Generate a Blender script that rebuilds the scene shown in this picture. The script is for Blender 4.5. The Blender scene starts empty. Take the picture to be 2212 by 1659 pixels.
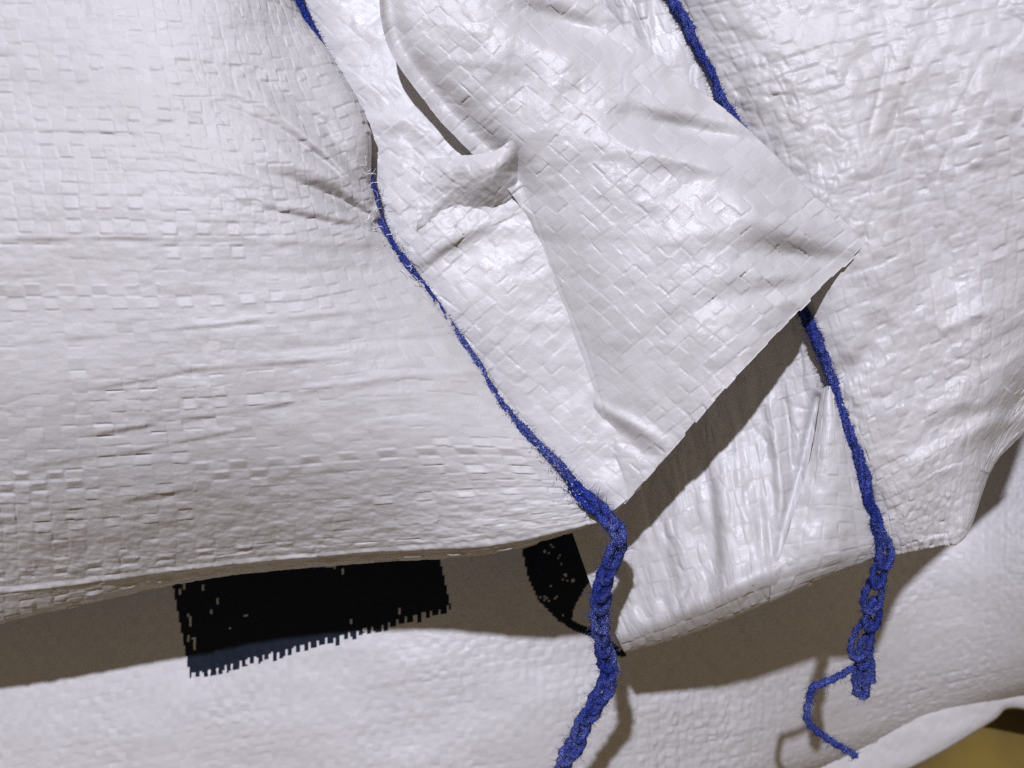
import bpy, math
import numpy as np
from mathutils import Matrix, Vector

# ------------------------------------------------------------------ camera, light
W2, H2 = 2212.0, 1659.0          # the photograph measured in these units
S = 0.28 / W2                    # metres per unit at the reference plane
D = 1900.0                       # camera to reference plane, units
PITCH = math.radians(40)
CAM_H = 0.47
YA = np.array([0, math.sin(PITCH), math.cos(PITCH)])      # up the pile
ZA = np.array([0, -math.cos(PITCH), math.sin(PITCH)])     # out of the pile
XA = np.array([1.0, 0, 0])
CAM = np.array([0, 0, CAM_H])
REF = CAM - ZA * D * S

scene = bpy.context.scene
col = scene.collection
cam_d = bpy.data.cameras.new('camera')
cam = bpy.data.objects.new('camera', cam_d); col.objects.link(cam)
M = Matrix(((1, 0, 0, 0), (0, YA[1], ZA[1], 0), (0, YA[2], ZA[2], 0), (0, 0, 0, 1)))
cam.matrix_world = Matrix.Translation(Vector(CAM)) @ M
cam_d.sensor_width = 36
cam_d.lens = 18.0 / (W2 / 2 / D)
cam_d.clip_start = 0.01; cam_d.clip_end = 50
cam_d.dof.use_dof = True
cam_d.dof.focus_distance = 1880 * S
cam_d.dof.aperture_fstop = 20
scene.camera = cam

world = bpy.data.worlds.new('World'); scene.world = world; world.use_nodes = True
bg = world.node_tree.nodes['Background']
bg.inputs[0].default_value = (1.0, 0.79, 0.54, 1)
bg.inputs[1].default_value = 0.23

# key lamp: one small bright lamp high behind the camera
ldir = np.array([-334.0, 985.0, 1900.0]); ldir /= np.linalg.norm(ldir)
lw = XA * ldir[0] + YA * ldir[1] + ZA * ldir[2]
LD = 2.6
lp = REF + lw * LD
lamp_d = bpy.data.lights.new('lamp', 'SPOT')
lamp_d.energy = 405; lamp_d.color = (0.835, 0.85, 1.0)
lamp_d.shadow_soft_size = 0.03; lamp_d.spot_size = math.radians(40); lamp_d.spot_blend = 0.3
lamp = bpy.data.objects.new('lamp', lamp_d); col.objects.link(lamp)
lamp.location = Vector(lp)
lamp.rotation_euler = Vector(REF - lp).to_track_quat('-Z', 'Y').to_euler()

scene.view_settings.view_transform = 'Standard'
scene.view_settings.look = 'None'
scene.view_settings.exposure = 0
scene.view_settings.gamma = 1
scene.render.engine = 'CYCLES'
scene.cycles.use_denoising = False

# ------------------------------------------------------------------ numeric helpers
def to_world(px, py, z):
    k = (D - z) / D
    x = (px - W2 / 2) * k; y = -(py - H2 / 2) * k
    return REF + S * (x[..., None] * XA + y[..., None] * YA + z[..., None] * ZA)

def hsh(i, j, seed):
    h = (i.astype(np.int64) * 374761393 + j.astype(np.int64) * 668265263 + seed * 974634377) & 0x7fffffff
    h = ((h ^ (h >> 13)) * 1274126177) & 0x7fffffff
    h = ((h ^ (h >> 15)) * 739982445) & 0x7fffffff
    return ((h ^ (h >> 12)) & 0xffff) / 65535.0

def vn(x, y, seed=0):                       # smooth value noise, -1..1
    x = np.asarray(x, float); y = np.asarray(y, float)
    i = np.floor(x); j = np.floor(y); fx = x - i; fy = y - j
    fx = fx * fx * fx * (fx * (fx * 6 - 15) + 10); fy = fy * fy * fy * (fy * (fy * 6 - 15) + 10)
    a = hsh(i, j, seed); b = hsh(i + 1, j, seed); c = hsh(i, j + 1, seed); d = hsh(i + 1, j + 1, seed)
    return 2 * ((a * (1 - fx) + b * fx) * (1 - fy) + (c * (1 - fx) + d * fx) * fy) - 1

def fbm(x, y, seed=0, o=3):
    r = 0; a = 1.0
    for k in range(o):
        r = r + a * vn(x, y, seed + 17 * k); x = x * 2.03; y = y * 2.03; a *= 0.5
    return r

def crinkle(x, y, sc, seed, asp=1.0):       # sharp little creases between softly bulging facets
    wx = x + 18 * vn(x / 60, y / 60, seed + 3); wy = y + 18 * vn(x / 60, y / 60, seed + 4)
    a = np.abs(vn(wx / sc, wy / (sc * asp), seed)); b = np.abs(vn(wx / (sc * .45), wy / (sc * .45 * asp), seed + 1))
    return np.minimum(a, .5) + .45 * np.minimum(b, .45)

def sst(a, b, x):
    t = np.clip((x - a) / (b - a), 0, 1); return t * t * (3 - 2 * t)

def dist_poly(px, py, poly):                # distance, signed side, arc fraction
    best = np.full(px.shape, 1e9); sd = np.zeros(px.shape); fr = np.zeros(px.shape)
    p = np.array(poly, float); L = np.r_[0, np.cumsum(np.hypot(*np.diff(p, axis=0).T))]
    for k in range(len(p) - 1):
        d = p[k + 1] - p[k]; l2 = d @ d
        t = np.clip(((px - p[k, 0]) * d[0] + (py - p[k, 1]) * d[1]) / l2, 0, 1)
        qx = px - p[k, 0] - t * d[0]; qy = py - p[k, 1] - t * d[1]
        q = np.hypot(qx, qy); m = q < best
        best = np.where(m, q, best)
        sd = np.where(m, np.sign(d[0] * qy - d[1] * qx), sd)
        fr = np.where(m, (L[k] + t * math.sqrt(l2)) / L[-1], fr)
    return best, sd, fr

def ridge(px, py, poly, w, amp, taper=True):
    d, s, f = dist_poly(px, py, poly)
    e = np.sin(np.pi * np.clip(f, 0.02, 0.98)) ** 0.6 if taper else 1
    return amp * np.exp(-(d / w) ** 2) * e

def step(px, py, poly, w, amp, fall):       # one side proud, the other sunk
    d, s, f = dist_poly(px, py, poly)
    e = np.sin(np.pi * np.clip(f, 0.02, 0.98)) ** 0.6
    return amp * np.tanh(d * s / w) * np.exp(-(d / fall) ** 2) * e

def dent(px, py, cx, cy, rx, ry, amp, ang=0):
    a = math.radians(ang); dx = px - cx; dy = py - cy
    u = (dx * math.cos(a) + dy * math.sin(a)) / rx; v = (-dx * math.sin(a) + dy * math.cos(a)) / ry
    return amp * np.exp(-(u * u + v * v))

def inside(px, py, poly):
    r = np.zeros(px.shape, bool); n = len(poly)
    for k in range(n):
        x0, y0 = poly[k]; x1, y1 = poly[(k + 1) % n]
        if y0 == y1: continue
        c = ((y0 > py) != (y1 > py)) & (px < (x1 - x0) * (py - y0) / (y1 - y0) + x0)
        r ^= c
    return r

def seglen(net):                            # what lies outside the frame gets a coarser grid
    mid = (net[1:] + net[:-1]) / 2
    out = (mid[..., 0] < -90) | (mid[..., 0] > W2 + 90) | (mid[..., 1] < -90) | (mid[..., 1] > H2 + 110)
    return np.linalg.norm(np.diff(net, axis=0), axis=-1) * np.where(out, .3, 1)

def cr_axis(net, n):                        # Catmull-Rom along axis 0
    K = net.shape[0]
    ext = np.concatenate([2 * net[:1] - net[1:2], net, 2 * net[-1:] - net[-2:-1]])
    # parameter spread by mean chord, so samples are even
    ch = np.maximum(seglen(net).mean(axis=1), 1e-3)
    cum = np.r_[0, np.cumsum(ch)]
    t = np.interp(np.linspace(0, cum[-1], n), cum, np.arange(K))
    k = np.clip(np.floor(t).astype(int), 0, K - 2); f = (t - k)[:, None, None]
    p0, p1, p2, p3 = ext[k], ext[k + 1], ext[k + 2], ext[k + 3]
    return 0.5 * (2 * p1 + (p2 - p0) * f + (2 * p0 - 5 * p1 + 4 * p2 - p3) * f ** 2 + (3 * p1 - p0 - 3 * p2 + p3) * f ** 3)

def blur(a, it):
    for _ in range(it):
        b = a.copy(); b[1:-1] = (a[:-2] + 2 * a[1:-1] + a[2:]) / 4
        a = b.copy(); a[:, 1:-1] = (b[:, :-2] + 2 * b[:, 1:-1] + b[:, 2:]) / 4
    return a

def weave(wa, wb, seed, A=3.0, slit=3.0, lift=2.5, wob=0.10, aniso=1.0):
    wa0, wb0 = wa, wb
    wa = wa0 + wob * vn(wa0 * .23, wb0 * .31, seed) + .10 * vn(wa0 * 1.1, wb0 * .25, seed + 1)
    wb = wb0 + wob * vn(wa0 * .29, wb0 * .21, seed + 2) + .10 * vn(wa0 * .25, wb0 * 1.1, seed + 3)
    i = np.floor(wa); j = np.floor(wb); fa = wa - i; fb = wb - j
    over = ((i + j) % 2) == 0
    c = np.where(over, fa, fb); l = np.where(over, fb, fa)
    r = [2 * hsh(i, j, seed + 5 + k) - 1 for k in range(5)]
    ti = hsh(i, i * 0 + 3, seed + 11); tj = hsh(j, j * 0 + 5, seed + 12)
    tp = np.where(over, ti, tj)
    lr = np.minimum(l, 1 - l)
    dome = sst(0, .22, lr)                                         # the tape dives under its neighbour
    e = np.minimum(c, 1 - c)
    edge = sst(0, .05, e)
    patch = .6 + .6 * vn(wa0 * .11, wb0 * .11, seed + 20)          # relief comes and goes over the cloth
    patch = np.clip(patch, .2, 1.15)
    h = A * patch * (.55 + .45 * r[0]) * (.25 + .75 * dome) * (.80 + .20 * edge)
    h = h + A * .9 * patch * (r[1] * (c - .5) + r[2] * (l - .5))
    h = h + A * .30 * vn(wa0 * 3.1, wb0 * 3.1, seed + 51) * patch
    # some tapes twist and stand proud on one edge
    tw = np.where(tp > .70, 1.0, 0) * np.where(hsh(np.where(over, i, j), np.floor(np.where(over, wb, wa) * .16), seed + 31) > .45, 1, .15)
    sg = np.where(hsh(np.where(over, i, j), i * 0 + 9, seed + 33) > .35, 1, -1)
    h = h + lift * np.where(over, aniso, 1.0) * tw * sg * (c - .5) * (.3 + .7 * dome) * (.5 + patch)
    an = np.where(over, aniso, 1.0)
    open_ = an * np.where(r[3] > .40, 1.0, 0.0) * patch * (.5 + .5 * hsh(i, j, seed + 61))
    h = h - 1.7 * slit * open_ * np.exp(-(np.where(r[4] > 0, c, 1 - c) / .075) ** 2) * (.3 + .7 * dome)
    op2 = np.where(hsh(i, j, seed + 62) > .87, 1.0, 0.0) * patch
    h = h - slit * 1.2 * np.where(over, 1.0, aniso) * op2 * np.exp(-(l / .08) ** 2)
    rnd = hsh(i, j, seed + 44) * .5 + .25 * tp + .25 * over
    return h, rnd, (i, j, fa, fb, over)

# ------------------------------------------------------------------ object helpers
def tag(o, label=None, cat=None, group=None, kind=None):
    if label: o['label'] = label
    if cat: o['category'] = cat
    if group: o['group'] = group
    if kind: o['kind'] = kind
    return o

def empty(name, px, py, z, label, cat, group=None):
    o = bpy.data.objects.new(name, None); col.objects.link(o)
    o.location = Vector(to_world(np.array(float(px)), np.array(float(py)), np.array(float(z))))
    o.empty_display_size = 0.02
    return tag(o, label, cat, group)

def link_mesh(name, V, F, mat, parent=None, attr=None, smooth=True):
    me = bpy.data.meshes.new(name)
    V = np.asarray(V, np.float64); F = np.asarray(F, np.int32)
    if parent is not None:
        V = V - np.array(parent_loc(parent))
    me.vertices.add(len(V)); me.vertices.foreach_set('co', V.astype(np.float32).ravel())
    n = F.shape[1]
    me.loops.add(F.size); me.loops.foreach_set('vertex_index', F.ravel())
    me.polygons.add(len(F))
    me.polygons.foreach_set('loop_start', np.arange(0, F.size, n, dtype=np.int32))
    me.polygons.foreach_set('loop_total', np.full(len(F), n, np.int32))
    me.polygons.foreach_set('use_smooth', np.full(len(F), smooth))
    if attr is not None:
        a = me.attributes.new('tape', 'FLOAT', 'POINT'); a.data.foreach_set('value', np.asarray(attr, np.float32).ravel())
    me.update(calc_edges=True); me.validate()
    me.materials.append(mat)
    o = bpy.data.objects.new(name, me); col.objects.link(o)
    if parent is not None: o.parent = parent
    return o

def parent_loc(p):
    l = np.array(p.location)
    while p.parent is not None:
        p = p.parent; l = l + np.array(p.location)
    return l

def compact(V, F, A):
    used = np.unique(F); m = np.full(len(V), -1); m[used] = np.arange(len(used))
    return V[used], m[F], A[used]

class Cloth:
    """a woven sheet: control net of (px, py, z) -> fine grid with every tape as relief"""
    def __init__(self, net, spacing=3.2, pitch=32, seed=1, A=3.0, slit=3.0, lift=2.5, fn=None, smooth=30,
                 plane=None, pa=None, pb=None, jag=0, aniso=1.0):
        net = np.array(net, float)
        def length(a):   # longest mean chain along axis 0
            return seglen(a).sum(axis=0).max()
        nu = int(length(net) / spacing); nv = int(length(net.swapaxes(0, 1)) / spacing)
        g = cr_axis(net, nu); g = cr_axis(g.swapaxes(0, 1), nv).swapaxes(0, 1)
        g = np.ascontiguousarray(g)
        g[..., 2] = blur(g[..., 2], smooth)
        px, py = g[..., 0], g[..., 1]
        if fn is not None: g[..., 2] += fn(px, py)
        du = np.linalg.norm(np.diff(g, axis=0), axis=-1).mean(axis=1); dv = np.linalg.norm(np.diff(g, axis=1), axis=-1).mean(axis=0)
        if plane is None:
            wb = (np.r_[0, np.cumsum(du)] / (pb or pitch))[:, None] + np.zeros((1, nv))
            wa = (np.r_[0, np.cumsum(dv)] / (pa or pitch))[None, :] + np.zeros((nu, 1))
        else:
            wa, wb = plane(px, py)
        self.h, self.rnd, self.cell = weave(wa, wb, seed, A, slit, lift, aniso=aniso)
        P = to_world(px, py, g[..., 2])
        a = np.gradient(P, axis=0); b = np.gradient(P, axis=1)
        n = np.cross(a, b); n /= np.linalg.norm(n, axis=-1, keepdims=True) + 1e-12
        if (n @ ZA).mean() < 0: n = -n; self.flip = True
        else: self.flip = False
        self.n = n
        self.P = P + n * (self.h * S)[..., None]
        if jag:
            a0 = np.floor(self.wa_() if False else wa[-1]); dirv = self.P[-1] - self.P[-4]
            dirv /= np.linalg.norm(dirv, axis=1, keepdims=True)
            for q, w in ((1, 1), (2, .66), (3, .33)):
                self.P[-q] += dirv * (S * jag * w * (hsh(a0, a0 * 0, 5) - .2))[:, None]
        self.px, self.py, self.z, self.wa, self.wb = px, py, g[..., 2], wa, wb
        self.shape = px.shape
    def faces(self):
        nu, nv = self.shape
        idx = np.arange(nu * nv).reshape(nu, nv)
        q = np.stack([idx[:-1, :-1], idx[1:, :-1], idx[1:, 1:], idx[:-1, 1:]], -1).reshape(-1, 4)
        return q[:, ::-1] if self.flip else q
    def fc(self, a):                         # value at face centre
        return ((a[:-1, :-1] + a[1:, :-1] + a[1:, 1:] + a[:-1, 1:]) / 4).ravel()
    def build(self, name, mat, parent, keep=None, rim=(), thick=4.0):
        V = self.P.reshape(-1, 3); F = self.faces(); A = self.rnd.ravel()
        if keep is not None: F = F[keep]
        nu, nv = self.shape; idx = np.arange(nu * nv).reshape(nu, nv)
        edges = {'u0': idx[0], 'u1': idx[-1], 'v0': idx[:, 0], 'v1': idx[:, -1]}
        for r in rim:
            e = edges[r]; base = len(V)
            V = np.vstack([V, V[e] - self.n.reshape(-1, 3)[e] * thick * S]); A = np.r_[A, A[e]]
            k = np.arange(len(e) - 1)
            F = np.vstack([F, np.stack([e[:-1], e[1:], base + k + 1, base + k], -1)])
        V, F, A = compact(V, F, A)
        return link_mesh(name, V, F, mat, parent, A)

# ------------------------------------------------------------------ materials
def nodes(name):
    m = bpy.data.materials.new(name); m.use_nodes = True
    nt = m.node_tree; return m, nt, nt.nodes['Principled BSDF'], nt.nodes['Material Output']

def cloth_mat(name, base, stain=0.25, rough=0.37, trans=0.14, seed=0.0, tint=(0.62, 0.60, 0.56)):
    m, nt, p, out = nodes(name); N = nt.nodes.new; L = nt.links.new
    tc = N('ShaderNodeTexCoord')
    mp = N('ShaderNodeMapping'); mp.inputs['Location'].default_value = (seed, seed * .7, seed * .3)
    L(tc.outputs['Object'], mp.inputs[0])
    at = N('ShaderNodeAttribute'); at.attribute_name = 'tape'
    r1 = N('ShaderNodeMapRange'); r1.inputs[3].default_value = 0.92; r1.inputs[4].default_value = 1.04
    L(at.outputs['Fac'], r1.inputs[0])
    n1 = N('ShaderNodeTexNoise'); n1.inputs['Scale'].default_value = 22; n1.inputs['Detail'].default_value = 8; n1.inputs['Roughness'].default_value = .68
    L(mp.outputs[0], n1.inputs['Vector'])
    c1 = N('ShaderNodeMapRange'); c1.inputs[1].default_value = .52; c1.inputs[2].default_value = .74; c1.inputs[4].default_value = stain
    L(n1.outputs['Fac'], c1.inputs[0])
    n2 = N('ShaderNodeTexNoise'); n2.inputs['Scale'].default_value = 900; n2.inputs['Detail'].default_value = 3
    L(mp.outputs[0], n2.inputs['Vector'])
    c2 = N('ShaderNodeMapRange'); c2.inputs[1].default_value = .66; c2.inputs[2].default_value = .78; c2.inputs[4].default_value = .30
    L(n2.outputs['Fac'], c2.inputs[0])
    mx = N('ShaderNodeMix'); mx.data_type = 'RGBA'; mx.inputs[6].default_value = (*base, 1); mx.inputs[7].default_value = (*tint, 1)
    L(c1.outputs[0], mx.inputs[0])
    mx2 = N('ShaderNodeMix'); mx2.data_type = 'RGBA'; mx2.inputs[7].default_value = (.33, .31, .28, 1)
    mm = N('ShaderNodeMath'); mm.operation = 'MULTIPLY'
    L(c2.outputs[0], mm.inputs[0]); L(c1.outputs[0], mm.inputs[1])
    mm2 = N('ShaderNodeMath'); mm2.operation = 'MULTIPLY_ADD'; mm2.inputs[1].default_value = 3.0
    L(mm.outputs[0], mm2.inputs[0]); 
    L(mm2.outputs[0], mx2.inputs[0]); L(mx.outputs[2], mx2.inputs[6])
    ml = N('ShaderNodeVectorMath'); ml.operation = 'SCALE'
    L(mx2.outputs[2], ml.inputs[0]); L(r1.outputs[0], ml.inputs['Scale'])
    L(ml.outputs[0], p.inputs['Base Color'])
    rr = N('ShaderNodeMapRange'); rr.inputs[3].default_value = rough - .08; rr.inputs[4].default_value = rough + .14
    L(at.outputs['Fac'], rr.inputs[0]); L(rr.outputs[0], p.inputs['Roughness'])
    p.inputs['Specular IOR Level'].default_value = .42
    n3 = N('ShaderNodeTexNoise'); n3.inputs['Scale'].default_value = 1300; n3.inputs['Detail'].default_value = 4; n3.inputs['Roughness'].default_value = .7
    L(mp.outputs[0], n3.inputs['Vector'])
    bp = N('ShaderNodeBump'); bp.inputs['Strength'].default_value = .40; bp.inputs['Distance'].default_value = .00024
    L(n3.outputs['Fac'], bp.inputs['Height']); L(bp.outputs[0], p.inputs['Normal'])
    tr = N('ShaderNodeBsdfTranslucent'); L(ml.outputs[0], tr.inputs['Color'])
    ms = N('ShaderNodeMixShader'); ms.inputs[0].default_value = trans
    L(p.outputs[0], ms.inputs[1]); L(tr.outputs[0], ms.inputs[2]); L(ms.outputs[0], out.inputs['Surface'])
    return m

def thread_mat(name, dust):
    m, nt, p, out = nodes(name); N = nt.nodes.new; L = nt.links.new
    tc = N('ShaderNodeTexCoord')
    n1 = N('ShaderNodeTexNoise'); n1.inputs['Scale'].default_value = 2800; n1.inputs['Detail'].default_value = 3
    L(tc.outputs['Object'], n1.inputs['Vector'])
    cr = N('ShaderNodeValToRGB'); e = cr.color_ramp.elements
    e[0].position = .38; e[0].color = (.003, .005, .045, 1); e[1].position = .62; e[1].color = (.040, .072, .44, 1)
    L(n1.outputs['Fac'], cr.inputs[0])
    n2 = N('ShaderNodeTexNoise'); n2.inputs['Scale'].default_value = 4200; n2.inputs['Detail'].default_value = 2
    L(tc.outputs['Object'], n2.inputs['Vector'])
    c2 = N('ShaderNodeMapRange'); c2.inputs[1].default_value = .56; c2.inputs[2].default_value = .64; c2.inputs[4].default_value = dust
    L(n2.outputs['Fac'], c2.inputs[0])
    n3 = N('ShaderNodeTexNoise'); n3.inputs['Scale'].default_value = 60
    L(tc.outputs['Object'], n3.inputs['Vector'])
    c3 = N('ShaderNodeMapRange'); c3.inputs[1].default_value = .35; c3.inputs[2].default_value = .6
    L(n3.outputs['Fac'], c3.inputs[0])
    mu = N('ShaderNodeMath'); mu.operation = 'MULTIPLY'; L(c2.outputs[0], mu.inputs[0]); L(c3.outputs[0], mu.inputs[1])
    mx = N('ShaderNodeMix'); mx.data_type = 'RGBA'; mx.inputs[7].default_value = (.55, .60, .85, 1)
    L(mu.outputs[0], mx.inputs[0]); L(cr.outputs[0], mx.inputs[6]); L(mx.outputs[2], p.inputs['Base Color'])
    p.inputs['Roughness'].default_value = .75
    p.inputs['Specular IOR Level'].default_value = .15
    bp = N('ShaderNodeBump'); bp.inputs['Strength'].default_value = 1.0; bp.inputs['Distance'].default_value = .0008
    L(n1.outputs['Fac'], bp.inputs['Height']); L(bp.outputs[0], p.inputs['Normal'])
    return m

def plain(name, colr, rough=.6, noise=None, spec=.4):
    m, nt, p, out = nodes(name)
    p.inputs['Base Color'].default_value = (*colr, 1); p.inputs['Roughness'].default_value = rough
    p.inputs['Specular IOR Level'].default_value = spec
    if noise:
        N = nt.nodes.new; L = nt.links.new
        tc = N('ShaderNodeTexCoord'); n = N('ShaderNodeTexNoise'); n.inputs['Scale'].default_value = noise[0]; n.inputs['Detail'].default_value = 6
        L(tc.outputs['Object'], n.inputs['Vector'])
        cr = N('ShaderNodeValToRGB'); cr.color_ramp.elements[0].position = .35; cr.color_ramp.elements[1].position = .65
        cr.color_ramp.elements[0].color = (*noise[1], 1); cr.color_ramp.elements[1].color = (*colr, 1)
        L(n.outputs['Fac'], cr.inputs[0]); L(cr.outputs[0], p.inputs['Base Color'])
    return m

WHITE = (.80, .79, .82)
m_body = cloth_mat('white_woven_plastic', (.755, .745, .77), .6, rough=.5, seed=.1)
m_body2 = cloth_mat('white_woven_plastic_dusty', WHITE, .85, rough=.40, seed=.5)
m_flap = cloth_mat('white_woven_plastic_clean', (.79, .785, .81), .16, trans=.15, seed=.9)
m_strip = cloth_mat('white_woven_plastic_pale', (.812, .807, .832), .10, trans=.13, seed=1.3)  # slightly paler base than the flap cloth
m_low = cloth_mat('white_woven_plastic_fine', WHITE, .15, rough=.42, seed=1.7)
m_ink = plain('black_print', (.008, .011, .019), .6, spec=.1)
m_blue = thread_mat('blue_thread', .6)
m_blue_d = thread_mat('blue_thread_dusty', .9)
m_fibre = plain('white_fibre', (.8, .8, .8), .5)
m_floor = plain('ochre_floor', (.17, .115, .020), .6, (14, (.08, .05, .014)))

# ------------------------------------------------------------------ the ground
gx = 3.0
V = [(-gx, -gx, 0), (gx, -gx, 0), (gx, gx, 0), (-gx, gx, 0)]
fl = link_mesh('floor', V, [(0, 1, 2, 3)], m_floor, None, smooth=False); tag(fl, kind='structure')

m_backdrop = plain('dark_brown_backdrop', (.055, .036, .025), .7, (9, (.025, .017, .012)))  # added sheet; its dark colour stands in for the shaded gap behind the stack
V = [(-gx, .43, 0), (gx, .43, 0), (gx, .43, 1.6), (-gx, .43, 1.6)]
bk = link_mesh('gap_backdrop', V, [(0, 1, 2, 3)], m_backdrop, None, smooth=False); tag(bk, kind='structure')

# ------------------------------------------------------------------ lower sack with black print
xs = [-400, 0, 400, 800, 1200, 1600, 2000, 2400, 2700]
zc = np.array([-1260, -1140, -990, -860, -880, -1060, -1310, -1020, -1100.0])
rt = np.array([0, 0, 0, 0, 0, .3, 1, 1.2, 1.3])
ys = [[1300,1200,1100,1050,1000, 965, 918, 935,965], [1350,1280,1200,1140,1090,1050,1010,1010,1050],
      [1500,1430,1350,1280,1220,1170,1130,1100,1110], [1650,1570,1490,1420,1360,1300,1240,1190,1170],
      [1800,1720,1640,1570,1510,1440,1360,1290,1250], [1950,1880,1800,1730,1660,1590,1490,1395,1350],
      [2100,2030,1950,1870,1790,1706,1562,1446,1390], [2110,2040,1960,1880,1800,1714,1568,1452,1396]]
dz = [(-250, -60), (-90, -20), (-10, 30), (25, 20), (25, -20), (-10, -90), (-100, -170), (-500, -200)]
rows = [(y, list(zc + d0 + d1 * rt)) for y, (d0, d1) in zip(ys, dz)]
net = [[(x, y, z) for x, y, z in zip(xs, r[0], r[1])] for r in rows]
low = empty('woven_sack', 1100, 1800, -1300, 'white woven sack with black printed marks, lying in shadow under the two upper sacks', 'sack', 'white woven sacks in the stack')
c = Cloth(net, spacing=4.1, pitch=18, seed=7, A=2.7, slit=2.2, lift=3.4,
          fn=lambda x, y: 9 * fbm(x / 300, y / 140, 3, 2) + 1.0 * fbm(x / 60, y / 30, 5))
fx, fy = c.fc(c.px), c.fc(c.py)
ci, cj, fa, fb, ov = c.cell
# cell data at faces: take the corner value
def corner(a): return a[:-1, :-1].ravel()
ci, cj, fa, fb, ov = [corner(a) for a in (ci, cj, fa, fb, ov)]
tooth = np.where(((ci.astype(int)) % 1 == 0) & (fa > .08) & (fa < .72), 1.0, 0.0)
edge_y = 1456 + (fx - 415) * (1308 - 1456) / (977 - 415)
blk = inside(fx, fy, [(352, 1150), (930, 1100), (952, 1215), (978, 1330), (982, 1345), (418, 1500)])
blk &= fy < edge_y + 16 * tooth * (.6 + .6 * hsh(ci, ci * 0, 3)) + 5 * (hsh(ci, ci * 0 + 1, 3) - .5)
fleck = (hsh(ci, cj, 91) > .965) & (fa < .16) & (fb > .3)
fleck |= (hsh(ci, cj, 92) > .985) & (fb < .16) & (fa > .3)
lx = 352 + (fy - 1150) * (415 - 352) / (1480 - 1150)
stripe = (fx > lx + 20) & (fx < lx + 25) & (hsh(ci * 0, np.floor(fy / 26), 94) > .4)
blk &= ~(fleck | stripe)
leaf = inside(fx, fy, [(1120, 1120), (1129, 1195), (1140, 1245), (1162, 1295), (1196, 1332), (1222, 1348), (1236, 1335), (1240, 1312), (1266, 1266), (1330, 1180), (1300, 1100)])
d, s_, f_ = dist_poly(fx, fy, [(1212, 1335), (1240, 1352), (1280, 1368), (1320, 1396), (1345, 1412)])
leaf |= d < 9
leaf &= ~((hsh(np.floor(fx / 7), np.floor(fy / 7), 95) > .90) & (hsh(np.floor(fx / 3.5), np.floor(fy / 3.5), 96) > .8))
c.build('body', m_low, low, keep=~(blk | leaf))
o = c.build('printed_block', m_ink, low, keep=blk); o['label'] = 'black printed rectangle with a comb-toothed lower edge'
o = c.build('printed_leaf', m_ink, low, keep=leaf & ~blk); o['label'] = 'black printed leaf shape with a thin curved tail'

# ------------------------------------------------------------------ lowest sack edge, bottom right
xs = [1350, 1600, 1800, 2000, 2140, 2186, 2300, 2500]
net = [[(x, y, z - 760) for x, y, z in zip(xs, r[0], r[1])] for r in [
 ([1650,1590,1520,1430,1370,1350,1330,1300], [-900,-880,-860,-840,-830,-830,-830,-850]),
 ([1760,1690,1610,1520,1465,1448,1440,1420], [-830,-800,-770,-750,-740,-740,-745,-760]),
 ([1850,1780,1680,1590,1525,1502,1512,1530], [-800,-790,-770,-750,-750,-750,-760,-780]),
 ([1920,1850,1738,1640,1558,1528,1552,1600], [-830,-820,-800,-780,-775,-775,-790,-820]),
 ([1924,1854,1741,1643,1560,1530,1554,1602], [-1000]*8)]]
bot = empty('woven_sack', 2100, 1700, -1700, 'lowest white sack, only its bright creased edge showing above the ochre floor', 'sack', 'white woven sacks in the stack')
c = Cloth(net, spacing=5, pitch=17, seed=77, A=1.0, slit=.6, lift=.8, fn=lambda x, y: 5 * fbm(x / 160, y / 70, 9))
c.build('body', m_low, bot)

# ------------------------------------------------------------------ right sack
right = empty('woven_sack', 2080, 1150, -320, 'dusty white woven sack whose blue seam ends in open loops and a curled strand', 'sack', 'white woven sacks in the stack')
net = [
 [(1360,-260,-80),(1480,-290,-10),(1700,-330,50),(2000,-380,90),(2300,-420,80),(2650,-450,0)],
 [(1444,0,-90),(1560,-30,-10),(1770,-80,50),(2060,-130,90),(2360,-170,70),(2700,-200,-20)],
 [(1584,265,-80),(1690,230,0),(1870,170,50),(2110,110,85),(2390,60,60),(2700,10,-40)],
 [(1680,530,-60),(1770,490,0),(1920,430,40),(2130,360,60),(2390,290,20),(2680,210,-80)],
 [(1765,760,-80),(1840,725,-30),(1970,665,5),(2150,590,10),(2380,490,-40),(2620,380,-140)],
 [(1840,990,-90),(1900,955,-50),(2010,900,-20),(2140,820,-20),(2310,700,-120),(2530,540,-220)],
 [(1885,1110,-110),(1940,1090,-78),(2020,1050,-58),(2110,990,-70),(2225,850,-150),(2450,700,-260)],
 [(1906,1196,-140),(1955,1186,-122),(2020,1170,-108),(2088,1145,-108),(2166,975,-150),(2400,790,-300)],
 [(1906,1199,-165),(1955,1189,-148),(2020,1173,-134),(2091,1147,-134),(2168,976,-180),(2400,791,-380)]]
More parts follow.
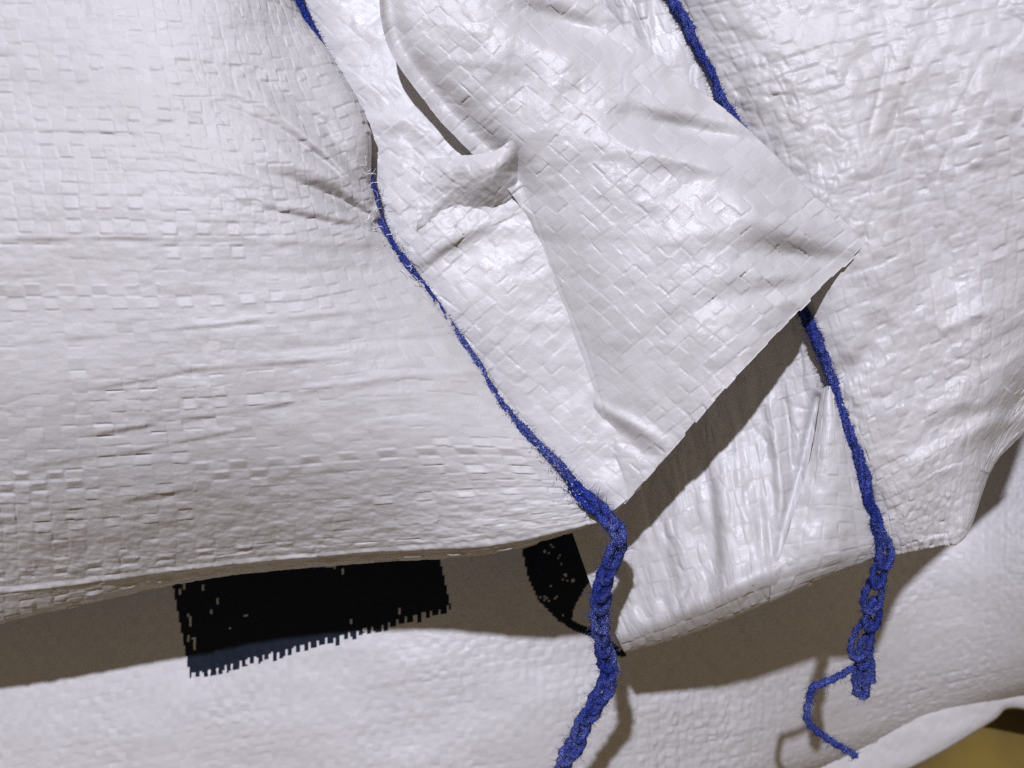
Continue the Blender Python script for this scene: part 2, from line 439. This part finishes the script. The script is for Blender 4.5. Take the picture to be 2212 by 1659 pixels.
def f_right(x, y):
    r = 10 * fbm(x / 230, y / 230, 21) + 2.4 * fbm(x / 70, y / 50, 23)
    r += 8 * crinkle(x + .3 * y, y, 64, 111, 1.3) * (.55 + .6 * vn(x / 170, y / 170, 113)) + 5 * crinkle(x, y, 30, 115) * np.clip(vn(x / 140, y / 220, 117) + .3, 0, 1)
    r += ridge(x, y, [(1765, 830), (1850, 790), (1900, 745)], 26, -14)
    r += ridge(x, y, [(2020, 720), (2100, 680), (2170, 670)], 16, 12)
    r += step(x, y, [(1990, 980), (2080, 940), (2180, 860)], 12, 7, 50)
    r += step(x, y, [(1960, 870), (2100, 810), (2230, 740)], 12, 6, 50)
    r += ridge(x, y, [(1905, 180), (1990, 420), (2060, 640)], 45, -20)
    r += ridge(x, y, [(1790, 60), (1850, 330), (1930, 560)], 40, 7)
    r += ridge(x, y, [(2110, 60), (2130, 260), (2180, 460)], 44, 7)
    m = np.clip((x - 1850) / 300, 0, 1) * np.clip((y - 600) / 300, 0, 1)
    r += m * 5 * np.sin((y + .55 * x) / 15 + 2 * vn(x / 120, y / 120, 4)) * (vn(x / 160, y / 90, 6) > -.2)
    return r
c = Cloth(net, spacing=3.4, pitch=29, seed=19, A=2.0, slit=3.4, lift=4.0, aniso=.6, fn=f_right, smooth=22)
c.build('body', m_body2, right, rim=('u1',))

# hem of the right sack, hanging below the upper flap
hnet = [
 [(900,-150,-330),(1060,-160,-250),(1200,-170,-170),(1320,-180,-110),(1445,-200,-92)],
 [(960,60,-330),(1120,50,-250),(1260,40,-170),(1380,15,-104),(1496,-15,-90)],
 [(1010,330,-330),(1190,310,-260),(1350,290,-180),(1490,270,-102),(1630,245,-86)],
 [(1060,580,-330),(1240,550,-280),(1410,520,-220),(1560,490,-130),(1706,455,-82)],
 [(1110,820,-330),(1300,780,-290),(1480,730,-230),(1640,690,-150),(1752,665,-75)],
 [(1205,1060,-320),(1370,1000,-245),(1530,940,-190),(1670,890,-150),(1800,850,-110)],
 [(1250,1190,-320),(1410,1150,-225),(1560,1090,-150),(1700,1040,-120),(1835,1010,-120)],
 [(1295,1310,-310),(1450,1270,-215),(1590,1215,-120),(1720,1160,-90),(1850,1120,-120)],
 [(1333,1376,-296),(1473,1324,-188),(1597,1266,-88),(1728,1212,-70),(1868,1170,-130)],
 [(1348,1408,-350),(1485,1368,-262),(1612,1318,-162),(1742,1264,-130),(1885,1205,-150)],
 [(1350,1404,-390),(1487,1364,-320),(1614,1314,-225),(1744,1260,-180),(1886,1203,-190)]]
def f_hem(x, y):
    r = 4 * fbm(x / 120, y / 160, 31) + 8 * crinkle(x - .17 * y, y, 44, 119, 3.5)
    r += ridge(x, y, [(1766, 860), (1730, 1010), (1698, 1120), (1682, 1200)], 11, -16, False)
    r += step(x, y, [(1530, 960), (1550, 1130), (1562, 1320)], 9, -15, 60)
    r += step(x, y, [(1420, 1040), (1450, 1200), (1480, 1360)], 8, -6, 40)
    r += ridge(x, y, [(1655, 830), (1680, 980), (1690, 1150)], 11, 13)
    r += ridge(x, y, [(1690, 840), (1706, 940), (1712, 1060)], 9, -12)
    r += ridge(x, y, [(1620, 900), (1640, 1040), (1650, 1200)], 12, -8)
    r += ridge(x, y, [(1450, 1060), (1475, 1200), (1490, 1340)], 14, 5)
    r += 1.8 * np.sin((x - .17 * y) / 7.5 + 1.5 * vn(x / 60, y / 200, 8)) * np.clip(.5 + vn(x / 70, y / 120, 12), 0, 1) * 1.5
    return r
c = Cloth(hnet, spacing=3.0, pitch=30, pa=24, pb=40, seed=29, A=2.2, slit=2.2, lift=3.0, fn=f_hem, smooth=14)
c.build('hem_flap', m_flap, right, rim=('u1', 'v0'))
pnet = [
 [(1776,838,-85),(1792,832,-66),(1808,824,-85)],
 [(1752,980,-70),(1794,972,-40),(1852,980,-80)],
 [(1714,1110,-66),(1790,1100,-40),(1888,1110,-100)],
 [(1690,1184,-66),(1785,1172,-44),(1900,1160,-120)],
 [(1670,1236,-72),(1786,1212,-62),(1905,1182,-132)],
 [(1662,1298,-132),(1764,1252,-110),(1907,1199,-150)],
 [(1663,1297,-190),(1766,1250,-170),(1908,1197,-200)]]
c = Cloth(pnet, spacing=3.0, pitch=34, seed=37, A=2.4, slit=2.0, lift=2.0, smooth=20,
          fn=lambda x, y: 5 * fbm(x / 70, y / 70, 41))
c.build('hem_pleat', m_flap, right, rim=('u1', 'v0'))

# ------------------------------------------------------------------ left sack
left = empty('woven_sack', 600, 1250, -200, 'big bulging white woven sack whose broad hem flap lies over the other sack', 'sack', 'white woven sacks in the stack')
lnet = [
 [(-420,-330,30),(-100,-330,70),(180,-330,90),(400,-320,70),(520,-310,20),(575,-300,-50),(585,-300,-90)],
 [(-400,-90,70),(-60,-90,110),(230,-80,130),(460,-60,100),(580,-35,30),(632,-10,-40),(640,0,-90)],
 [(-380,110,90),(-30,110,130),(270,110,150),(500,130,125),(630,140,75),(716,128,10),(716,145,-80)],
 [(-360,290,100),(0,290,145),(300,295,165),(550,310,145),(690,300,85),(790,268,15),(786,285,-80)],
 [(-340,450,100),(20,450,150),(330,455,165),(580,460,140),(720,440,80),(800,405,0),(794,425,-60)],
 [(-320,600,95),(40,600,140),(350,600,155),(610,590,130),(760,560,75),(845,528,5),(850,540,-30)],
 [(-300,750,80),(60,745,125),(380,735,140),(650,715,120),(830,690,75),(948,668,20),(956,676,-15)],
 [(-280,890,40),(80,880,90),(400,865,110),(690,845,100),(900,825,70),(1065,836,20),(1074,840,-10)],
 [(-260,1030,-40),(90,1015,15),(430,995,45),(740,975,58),(980,960,50),(1172,968,15),(1180,972,-10)],
 [(-250,1160,-160),(100,1140,-105),(440,1110,-65),(770,1085,-20),(1030,1065,20),(1240,1062,5),(1248,1066,-15)],
 [(-240,1290,-330),(100,1258,-270),(440,1215,-205),(780,1185,-120),(1050,1165,-20),(1278,1124,0),(1288,1124,-20)],
 [(-240,1312,-360),(100,1276,-300),(440,1228,-235),(780,1194,-145),(1060,1182,-40),(1280,1131,-15),(1290,1130,-30)],
 [(-240,1384,-520),(100,1322,-440),(440,1250,-360),(780,1216,-250),(1060,1194,-120),(1278,1133,-70),(1286,1132,-80)],
 [(-240,1340,-720),(100,1270,-660),(440,1200,-600),(780,1170,-460),(1060,1150,-300),(1270,1120,-170),(1280,1120,-170)]]
for r_ in lnet:
    x0, y0, z0 = r_[0]
    r_.insert(0, (-1700, y0 + .18 * (y0 - 500), z0 - 160))
def f_left(x, y):
    r = 7 * fbm(x / 320, y / 240, 51, 2) + 1.2 * fbm(x / 90, y / 34, 53)
    # gathers running to the seam
    fade = sst(500, 760, x)
    r += ridge(x, y, [(480, 310), (620, 342), (730, 390), (830, 462)], 20, 17, False) * fade
    r += ridge(x, y, [(520, 362), (640, 395), (730, 432), (812, 482)], 15, -24, False) * fade
    r += ridge(x, y, [(560, 430), (680, 452), (790, 500)], 26, 12, False) * fade
    fan = sst(380, 740, x)
    for k, (p, w, a) in enumerate([([(400, 120), (560, 170), (700, 270), (790, 400)], 13, -7), ([(440, 175), (580, 230), (700, 325), (796, 430)], 10, 6),
            ([(470, 225), (600, 275), (715, 360), (802, 445)], 9, -7), ([(380, 330), (560, 385), (700, 430), (806, 476)], 9, 6),
            ([(400, 420), (580, 455), (720, 482), (830, 500)], 10, -6), ([(380, 500), (600, 520), (760, 525), (850, 530)], 11, 5),
            ([(420, 590), (640, 590), (800, 580), (890, 585)], 11, -5), ([(500, 690), (700, 680), (900, 655)], 9, 4),
            ([(560, 760), (780, 740), (990, 728)], 9, -4), ([(600, 850), (830, 815), (1050, 800)], 8, 4)]):
        r += ridge(x, y, p, w, a * (1.5 if k < 5 else .5), False) * fan * sst(0, 40, dist_poly(x, y, [(900, -200), (1400, 1300)])[0])
    # long weft creases
    for k, (poly, a) in enumerate([([(-50, 275), (200, 285), (430, 300)], 6), ([(-50, 520), (250, 515), (460, 520)], 8),
                    ([(0, 745), (300, 720), (650, 685), (850, 660)], 7), ([(150, 850), (420, 800), (740, 775)], 9),
                    ([(100, 955), (350, 915), (640, 870), (900, 810)], 11), ([(50, 1010), (300, 975), (560, 920)], 8),
                    ([(60, 1120), (400, 1060), (800, 1010)], 8), ([(0, 1160), (350, 1110), (700, 1080)], 6)]):
        r += step(x, y, poly, 4, -a * .38, 17) * (.5 + .7 * vn(x / 60, y / 300, 60 + k))
    low = np.clip((y - 950) / 250, 0, 1)
    r += low * (2.6 * fbm(x / 40, y / 14, 71) + 2.2 * crinkle(x, y, 34, 73, .4) + 1.0 * fbm(x / 13, y / 7, 75))
    r += 2.2 * crinkle(x, y, 70, 77, .45) * (.6 + .6 * vn(x / 200, y / 200, 79))
    return r
c = Cloth(lnet, spacing=3.1, pitch=34, seed=43, A=2.0, slit=4.2, lift=5.6, aniso=.3, fn=f_left, smooth=24, pa=37, pb=28)
c.build('body', m_body, left)

# hem flap: the strip next to the seam, then the raised outer ply
E1 = np.array([.67, -.742]); E2 = np.array([.62, .785])
def plane_ab(x, y):
    t = np.clip((x - 1000) / 800, -.2, 1)
    u = (x * E1[0] + y * E1[1]) / 33.0
    v = (x * E2[0] + y * E2[1]) / 33.0 + .8 * np.sin(t * 2)
    return u, v
S_ = [(540,-220),(645,0),(742,190),(786,330),(846,530),(954,680),(1122,920),(1236,1050),(1318,1108)]
anet = []
for k, (x, y) in enumerate(S_):
    zz = [-70,-60,-50,-40,-15,-10,-10,-5,0][k]
    q = 430 if k < 7 else (200 if k == 7 else 70)
    anet.append([(x - 10, y - 4, zz - 25), (x + q * .15 * .75, y - q * .15 * .6, zz + 0), (x + q * .45 * .75, y - q * .45 * .6, zz + 12),
                 (x + q * .8 * .75, y - q * .8 * .6, zz + 10), (x + q * 1.25 * .75, y - q * 1.25 * .6, zz - 30)])
def f_strip(x, y):
    r = 5 * fbm(x / 120, y / 120, 81) + 1 * fbm(x / 40, y / 40, 83) + 4 * crinkle(x, y, 60, 107) * (.5 + .6 * vn(x / 120, y / 120, 109))
    r += ridge(x, y, [(800, 270), (880, 255), (980, 330)], 26, 12)
    r += step(x, y, [(890, 590), (960, 540), (1060, 490)], 10, -10, 70)
    r += ridge(x, y, [(900, 420), (930, 380), (1000, 350)], 16, 14)
    return r
c = Cloth(anet, spacing=2.7, seed=63, A=2.4, slit=4.4, lift=3.2, fn=f_strip, smooth=20, plane=plane_ab)
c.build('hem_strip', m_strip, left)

bnet = [
 [(800,-200,60),(850,-250,66),(960,-320,60),(1080,-420,40),(1180,-520,0)],
 [(815,-40,70),(870,-80,75),(960,-150,70),(1050,-230,50),(1130,-320,10)],
 [(838,100,55),(900,60,70),(990,-10,80),(1080,-90,70),(1160,-170,20)],
 [(924,228,38),(985,168,60),(1060,80,90),(1140,0,80),(1215,-80,30)],
 [(984,298,30),(1065,250,55),(1140,160,80),(1215,70,85),(1290,-10,40)],
 [(1085,395,15),(1150,330,55),(1220,250,85),(1300,160,80),(1372,85,40)],
 [(1140,480,6),(1215,410,60),(1300,320,95),(1390,220,85),(1462,160,40)],
 [(1180,610,2),(1270,510,70),(1370,400,105),(1470,290,90),(1556,228,40)],
 [(1245,780,0),(1350,660,80),(1470,530,120),(1580,400,110),(1670,330,50)],
 [(1290,950,0),(1410,820,80),(1540,670,135),(1660,530,118),(1770,432,34)],
 [(1316,1058,0),(1440,920,75),(1580,760,135),(1715,610,104),(1846,486,18)],
 [(1326,1108,2),(1452,968,70),(1592,808,130),(1742,652,85),(1890,508,14)]]
for k in range(6):
    p, q = bnet[k][0], bnet[k][1]
    bnet[k] = [(p[0], p[1], p[2] + [0, 2, 4, 4, 8, 10][k]), (p[0] + .34 * (q[0] - p[0]), p[1] + .34 * (q[1] - p[1]), p[2] - [6, 14, 12, 26, 32, 16][k])] + bnet[k][1:]
for k in range(6, len(bnet)):
    p, q = bnet[k][0], bnet[k][1]
    bnet[k] = [(p[0], p[1], p[2] - 14), (.8 * p[0] + .2 * q[0], .8 * p[1] + .2 * q[1], p[2] + .10 * (q[2] - p[2]) + 2)] + bnet[k][1:]
def f_flap(x, y):
    r = 6 * fbm(x / 200, y / 200, 91) + 1.6 * fbm(x / 60, y / 60, 93)
    top = np.clip((620 - y) / 400, 0, 1)
    r += (2.0 + 6 * top) * crinkle(x, y, 95, 101) * (.5 + .6 * vn(x / 150, y / 150, 103))
    r += 3.5 * crinkle(x, y, 42, 105) * np.clip((y - 820) / 200, 0, 1)
    r += dent(x, y, 1490, 282, 120, 26, -46, 12)
    r += dent(x, y, 1470, 345, 130, 26, 20, 12)
    r += dent(x, y, 1745, 560, 120, 34, -44, 10) + dent(x, y, 1650, 470, 130, 30, 16, 30) + dent(x, y, 1700, 620, 110, 22, -20, -12)
    r += dent(x, y, 1600, 500, 160, 40, 10, -10)
    r += dent(x, y, 1560, 640, 140, 30, -8, -30)
    r += dent(x, y, 1215, 50, 100, 34, -48, 20)
    r += ridge(x, y, [(1300, 900), (1370, 960), (1430, 1000)], 18, -12)
    r += ridge(x, y, [(1260, 860), (1340, 900), (1440, 960)], 14, 9)
    r += ridge(x, y, [(1160, 430), (1140, 300), (1190, 180), (1290, 60)], 40, 10)
    r += ridge(x, y, [(1000, 340), (1060, 390), (1110, 330)], 20, -14)
    d, s, f = dist_poly(x, y, [(1340, 60), (1590, 258), (1720, 385), (1845, 505)])
    r += 8 * np.exp(-(d / 24) ** 2) * vn(x / 45, y / 45, 97)
    return r
c = Cloth(bnet, spacing=2.7, seed=63, A=2.4, slit=4.4, lift=3.2, fn=f_flap, smooth=24, plane=plane_ab, jag=7)
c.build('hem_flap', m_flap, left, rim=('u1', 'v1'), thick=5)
# the small crumpled fold at the inner corner of the flap
knet = [
 [(925,345,4),(975,338,26),(1025,334,48),(1068,326,58),(1108,300,62),(1140,285,20)],
 [(905,385,4),(965,372,30),(1020,366,62),(1066,362,76),(1104,338,60),(1135,330,16)],
 [(905,430,2),(970,410,22),(1025,408,40),(1062,404,50),(1092,382,42),(1122,380,8)],
 [(900,480,2),(985,445,2),(1035,448,4),(1060,446,8),(1080,424,24),(1112,424,0)],
 [(900,510,-14),(990,470,-14),(1040,466,-10),(1058,464,-8),(1070,450,-6),(1090,450,-6)]]
c = Cloth(knet, spacing=2.5, seed=67, A=1.6, slit=1.2, lift=1.0, smooth=10, plane=plane_ab,
          fn=lambda x, y: 3 * fbm(x / 30, y / 30, 99))
c.build('hem_fold', m_flap, left)

# ------------------------------------------------------------------ blue threads
rng = np.random.default_rng(5)
def path3(pts, n):
    p = np.array(pts, float)[:, None, :]
    g = cr_axis(p, n)[:, 0, :]
    return to_world(g[:, 0], g[:, 1], g[:, 2])

def frame(P):
    T = np.gradient(P, axis=0); T /= np.linalg.norm(T, axis=1, keepdims=True) + 1e-12
    B = np.cross(np.broadcast_to(ZA, T.shape), T); B /= np.linalg.norm(B, axis=1, keepdims=True) + 1e-12
    N = np.cross(T, B)
    return T, N, B

class Yarn:
    def __init__(self): self.V = []; self.F = []; self.n = 0; self.surf = []
    def tube(self, P, r, sides=10, twist=.5, closed=False, lobes=3):
        """plied yarn: a lobed tube whose lobes wind along it; r in units"""
        m = len(P)
        T = np.gradient(P, axis=0)
        if closed: T = np.roll(P, -1, 0) - np.roll(P, 1, 0)
        T /= np.linalg.norm(T, axis=1, keepdims=True) + 1e-12
        ref = ZA + .01 * XA
        A = ref - T * (T @ ref)[:, None]; A /= np.linalg.norm(A, axis=1, keepdims=True) + 1e-9
        B = np.cross(T, A)
        seg = np.linalg.norm(np.diff(P, axis=0), axis=1); s = np.r_[0, np.cumsum(seg)] / S
        r = np.broadcast_to(np.asarray(r, float), (m,))
        ph = np.linspace(0, 2 * np.pi, sides, endpoint=False)[None, :]
        rad = r[:, None] * (1 + .30 * np.cos(lobes * (ph - s[:, None] * twist / np.maximum(r[:, None], 1) )))
        rad = rad * (1 + .10 * rng.standard_normal((m, sides)) * .8)
        V = P[:, None] + S * rad[..., None] * (np.cos(ph)[..., None] * A[:, None] + np.sin(ph)[..., None] * B[:, None])
        idx = self.n + np.arange(m * sides).reshape(m, sides)
        i0 = idx if closed else idx[:-1]; i1 = np.roll(idx, -1, 0) if closed else idx[1:]
        F = np.stack([i0, np.roll(i0, -1, 1), np.roll(i1, -1, 1), i1], -1).reshape(-1, 4)
        self.V.append(V.reshape(-1, 3)); self.F.append(F); self.n += m * sides
        nn = (np.cos(ph)[..., None] * A[:, None] + np.sin(ph)[..., None] * B[:, None])
        self.surf.append((V.reshape(-1, 3), nn.reshape(-1, 3), np.repeat(T, sides, 0)))
        if not closed:   # end caps
            for row, rev in ((idx[0], True), (idx[-1], False)):
                cidx = self.n; self.V.append(self.V[-1].reshape(-1, 3)[0:0] if False else V[0 if rev else -1].mean(0, keepdims=True)); self.n += 1
                q = np.stack([row, np.roll(row, -1), np.full(sides, cidx), np.full(sides, cidx)], -1)
                self.F.append(q)
    def fuzz(self, n, length=(6, 20), r=.6):
        P = np.vstack([s[0] for s in self.surf]); N = np.vstack([s[1] for s in self.surf]); T = np.vstack([s[2] for s in self.surf])
        k = rng.integers(0, len(P), n)
        L = rng.uniform(*length, n)[:, None]
        d = N[k] * rng.uniform(.2, 1.0, (n, 1)) + T[k] * rng.uniform(-1.3, 1.3, (n, 1)) + rng.normal(0, .35, (n, 3))
        d /= np.linalg.norm(d, axis=1, keepdims=True)
        bend = rng.normal(0, .5, (n, 3))
        pts = [P[k] + S * L * t * (d + bend * t) for t in (0, .35, .7, 1.0)]
        return hairs(pts, r)

def hairs(pts, r):
    n = len(pts[0]); a = rng.normal(size=(n, 3)); a /= np.linalg.norm(a, axis=1, keepdims=True)
    b = np.cross(a, rng.normal(size=(n, 3))); b /= np.linalg.norm(b, axis=1, keepdims=True)
    V = []; w = [1, .8, .6, .25]
    for p, ww in zip(pts, w):
        for ph in (0, 2.094, 4.189):
            V.append(p + S * r * ww * (math.cos(ph) * a + math.sin(ph) * b))
    V = np.stack(V, 1).reshape(-1, 3)
    base = (np.arange(n) * 12)[:, None]
    q = []
    for k in range(3):
        for s in range(3):
            q.append([k * 3 + s, k * 3 + (s + 1) % 3, (k + 1) * 3 + (s + 1) % 3, (k + 1) * 3 + s])
    F = (base[:, None, :] + np.array(q)[None]).reshape(-1, 4)
    return V, F

def chain(y, pts, pitch, w, r, jitter=.12, L0=1.75, wander=.2):
    """interlocked loops of a chain stitch laid along a path"""
    P = path3(pts, 1500)
    T, N, B = frame(P)
    s = np.r_[0, np.cumsum(np.linalg.norm(np.diff(P, axis=0), axis=1))] / S
    tot = s[-1]
    W = w if callable(w) else (lambda t: w)
    a = -.2 * pitch; k = 0
    th = np.linspace(0, 2 * np.pi, 44, endpoint=False)
    while a < tot - .3 * pitch:
        L = pitch * L0 * (1 + rng.uniform(-jitter, jitter))
        f = (1 - np.cos(th)) / 2                      # 0 tail .. 1 head
        al = np.clip(a + L * f, 0, tot)
        ww = W(a / tot) * (1 + rng.uniform(-jitter, jitter))
        lat = ww * np.sin(th + rng.uniform(-.25, .25)) * (.55 + .45 * f) + rng.uniform(-1, 1) * wander * ww + rng.uniform(-.25, .25) * ww * f
        hh = r * (-.8 + 1.7 * f) + .35 * r * np.sin(th) * rng.choice([-1, 1])
        ip = lambda X: np.stack([np.interp(al, s, X[:, c]) for c in range(3)], 1)
        loop = ip(P) + S * (lat[:, None] * ip(B) + hh[:, None] * ip(N))
        y.tube(loop, r * (1 + rng.uniform(-.08, .08)), sides=9, closed=True)
        a += pitch * (1 + rng.uniform(-jitter, jitter)); k += 1

def rope(y, pts, r, sway):
    # the stitched thread pulled tight along the seam: three soft strands wound together, thickness uneven
    P = path3(pts, 700); T, N, B = frame(P)
    s = np.r_[0, np.cumsum(np.linalg.norm(np.diff(P, axis=0), axis=1))] / S
    for k in range(3):
        a = s / 26 + k * 2.094
        rr = .62 * r * (1 + .22 * vn(s / 30, s * 0 + k, 7) + .12 * vn(s / 9, s * 0 + k, 8))
        off = .55 * r * (1 + .25 * vn(s / 40, s * 0, 9))
        Q = P + S * (off * np.cos(a) + sway * vn(s / 60, s * 0, 12))[:, None] * B + S * (.7 * off * np.sin(a))[:, None] * N
        y.tube(Q, rr, sides=10, twist=.5)

def finish(y, name, mat, parent, nf, label=None, length=(6, 20)):
    o = link_mesh(name, np.vstack(y.V), np.vstack(y.F), mat, parent)
    V, F = y.fuzz(nf, length)
    f = link_mesh('fuzz', V, F, mat, o); f['kind'] = 'stuff'
    if label: o['label'] = label
    return o

# left seam
y = Yarn()
seam1 = [(628,-60,-40),(646,-5,-38),(668,50,-38),(690,100,-40),(738,200,-50),(779,300,-42),(794,370,-22),(808,430,-14),(826,490,-8),(870,562,2),(938,650,2),
         (984,720,7),(1038,799,11),(1080,872,18),(1150,950,20),(1214,1012,25),(1254,1060,24),(1298,1106,22)]
rope(y, seam1, 8.2, 2)
finish(y, 'seam_thread', m_blue_d, left, 7000, length=(4, 11))
y = Yarn()
tail1 = [(1240,1050,22),(1275,1085,26),(1312,1122,24),(1334,1156,18),(1326,1200,-10),(1304,1255,-50),(1291,1320,-100),(1300,1385,-150),(1316,1430,-190),(1306,1490,-230),(1268,1545,-270),(1243,1600,-310),(1214,1650,-350),(1195,1700,-390),(1170,1760,-430)]
chain(y, tail1, 50, lambda t: 13 if t < .25 else 17, 8.6, L0=1.6, jitter=.22)
finish(y, 'thread_tail', m_blue_d, left, 3800, 'dusty blue chain of thread hanging from the seam end')

# right seam
y = Yarn()
seam2a = [(1405,-90,-84),(1450,0,-74),(1478,52,-73),(1520,130,-70),(1556,200,-66),(1590,265,-62),(1640,380,-45),(1690,540,-40),(1740,680,-48),(1768,740,-52),(1800,830,-66),(1830,930,-66),(1852,990,-68),(1876,1060,-76),(1898,1130,-92),(1909,1180,-110)]
rope(y, seam2a, 11, 6)
finish(y, 'seam_thread', m_blue, right, 9000, length=(4, 13))
y = Yarn()
tail2 = [(1907,1165,-104),(1908,1205,-118),(1896,1250,-150),(1886,1300,-190),(1876,1350,-235),(1866,1400,-275),(1866,1440,-310),(1862,1468,-332)]
chain(y, tail2, 66, 23, 7.6, L0=1.7, jitter=.25, wander=.25)
lp3 = path3([(1850,1440,-322),(1848,1480,-335),(1854,1500,-345),(1864,1503,-348),(1870,1490,-342),(1869,1440,-318)], 60)
y.tube(lp3, 9.5)
finish(y, 'thread_tail', m_blue, right, 1400, 'blue chain of open loops hanging below the seam')
y = Yarn()
y.tube(path3([(1856,1436,-320),(1830,1450,-322),(1796,1468,-326),(1762,1482,-332),(1752,1490,-336),(1748,1510,-342),(1742,1545,-354),(1752,1568,-362),(1790,1598,-378),(1820,1616,-388),(1850,1634,-398)], 200), 7.6)
finish(y, 'loose_end', m_blue, right, 900, 'single dark blue strand curling from the last loop', length=(5, 16))

# ------------------------------------------------------------------ frayed white fibres along the seam
def fibres(poly, n, L, parent, spread=14, r=.9):
    p = np.array(poly, float); t = rng.uniform(0, len(p) - 1.001, n); k = t.astype(int); f = (t - k)[:, None]
    q = p[k] * (1 - f) + p[k + 1] * f
    q[:, :2] += rng.normal(0, spread, (n, 2)); 
    a = rng.uniform(0, 6.28, n); l = rng.uniform(.3, 1, n) * L
    w = []
    for s in (0, .35, .7, 1.0):
        x = q[:, 0] + l * s * np.cos(a + 1.2 * s); yy = q[:, 1] + l * s * np.sin(a + 1.2 * s); z = q[:, 2] + 10 * np.sin(np.pi * s) + 6 * s
        w.append(to_world(x, yy, z))
    V, F = hairs(w, r)
    o = link_mesh('loose_fibre', V, F, m_fibre, parent); o['kind'] = 'stuff'
fibres([(772,300,10),(800,400,20),(815,470,25),(850,530,25),(900,610,20)], 34, 34, left)
fibres([(1150,960,25),(1230,1050,25),(1290,1120,15)], 50, 10, left, 10)
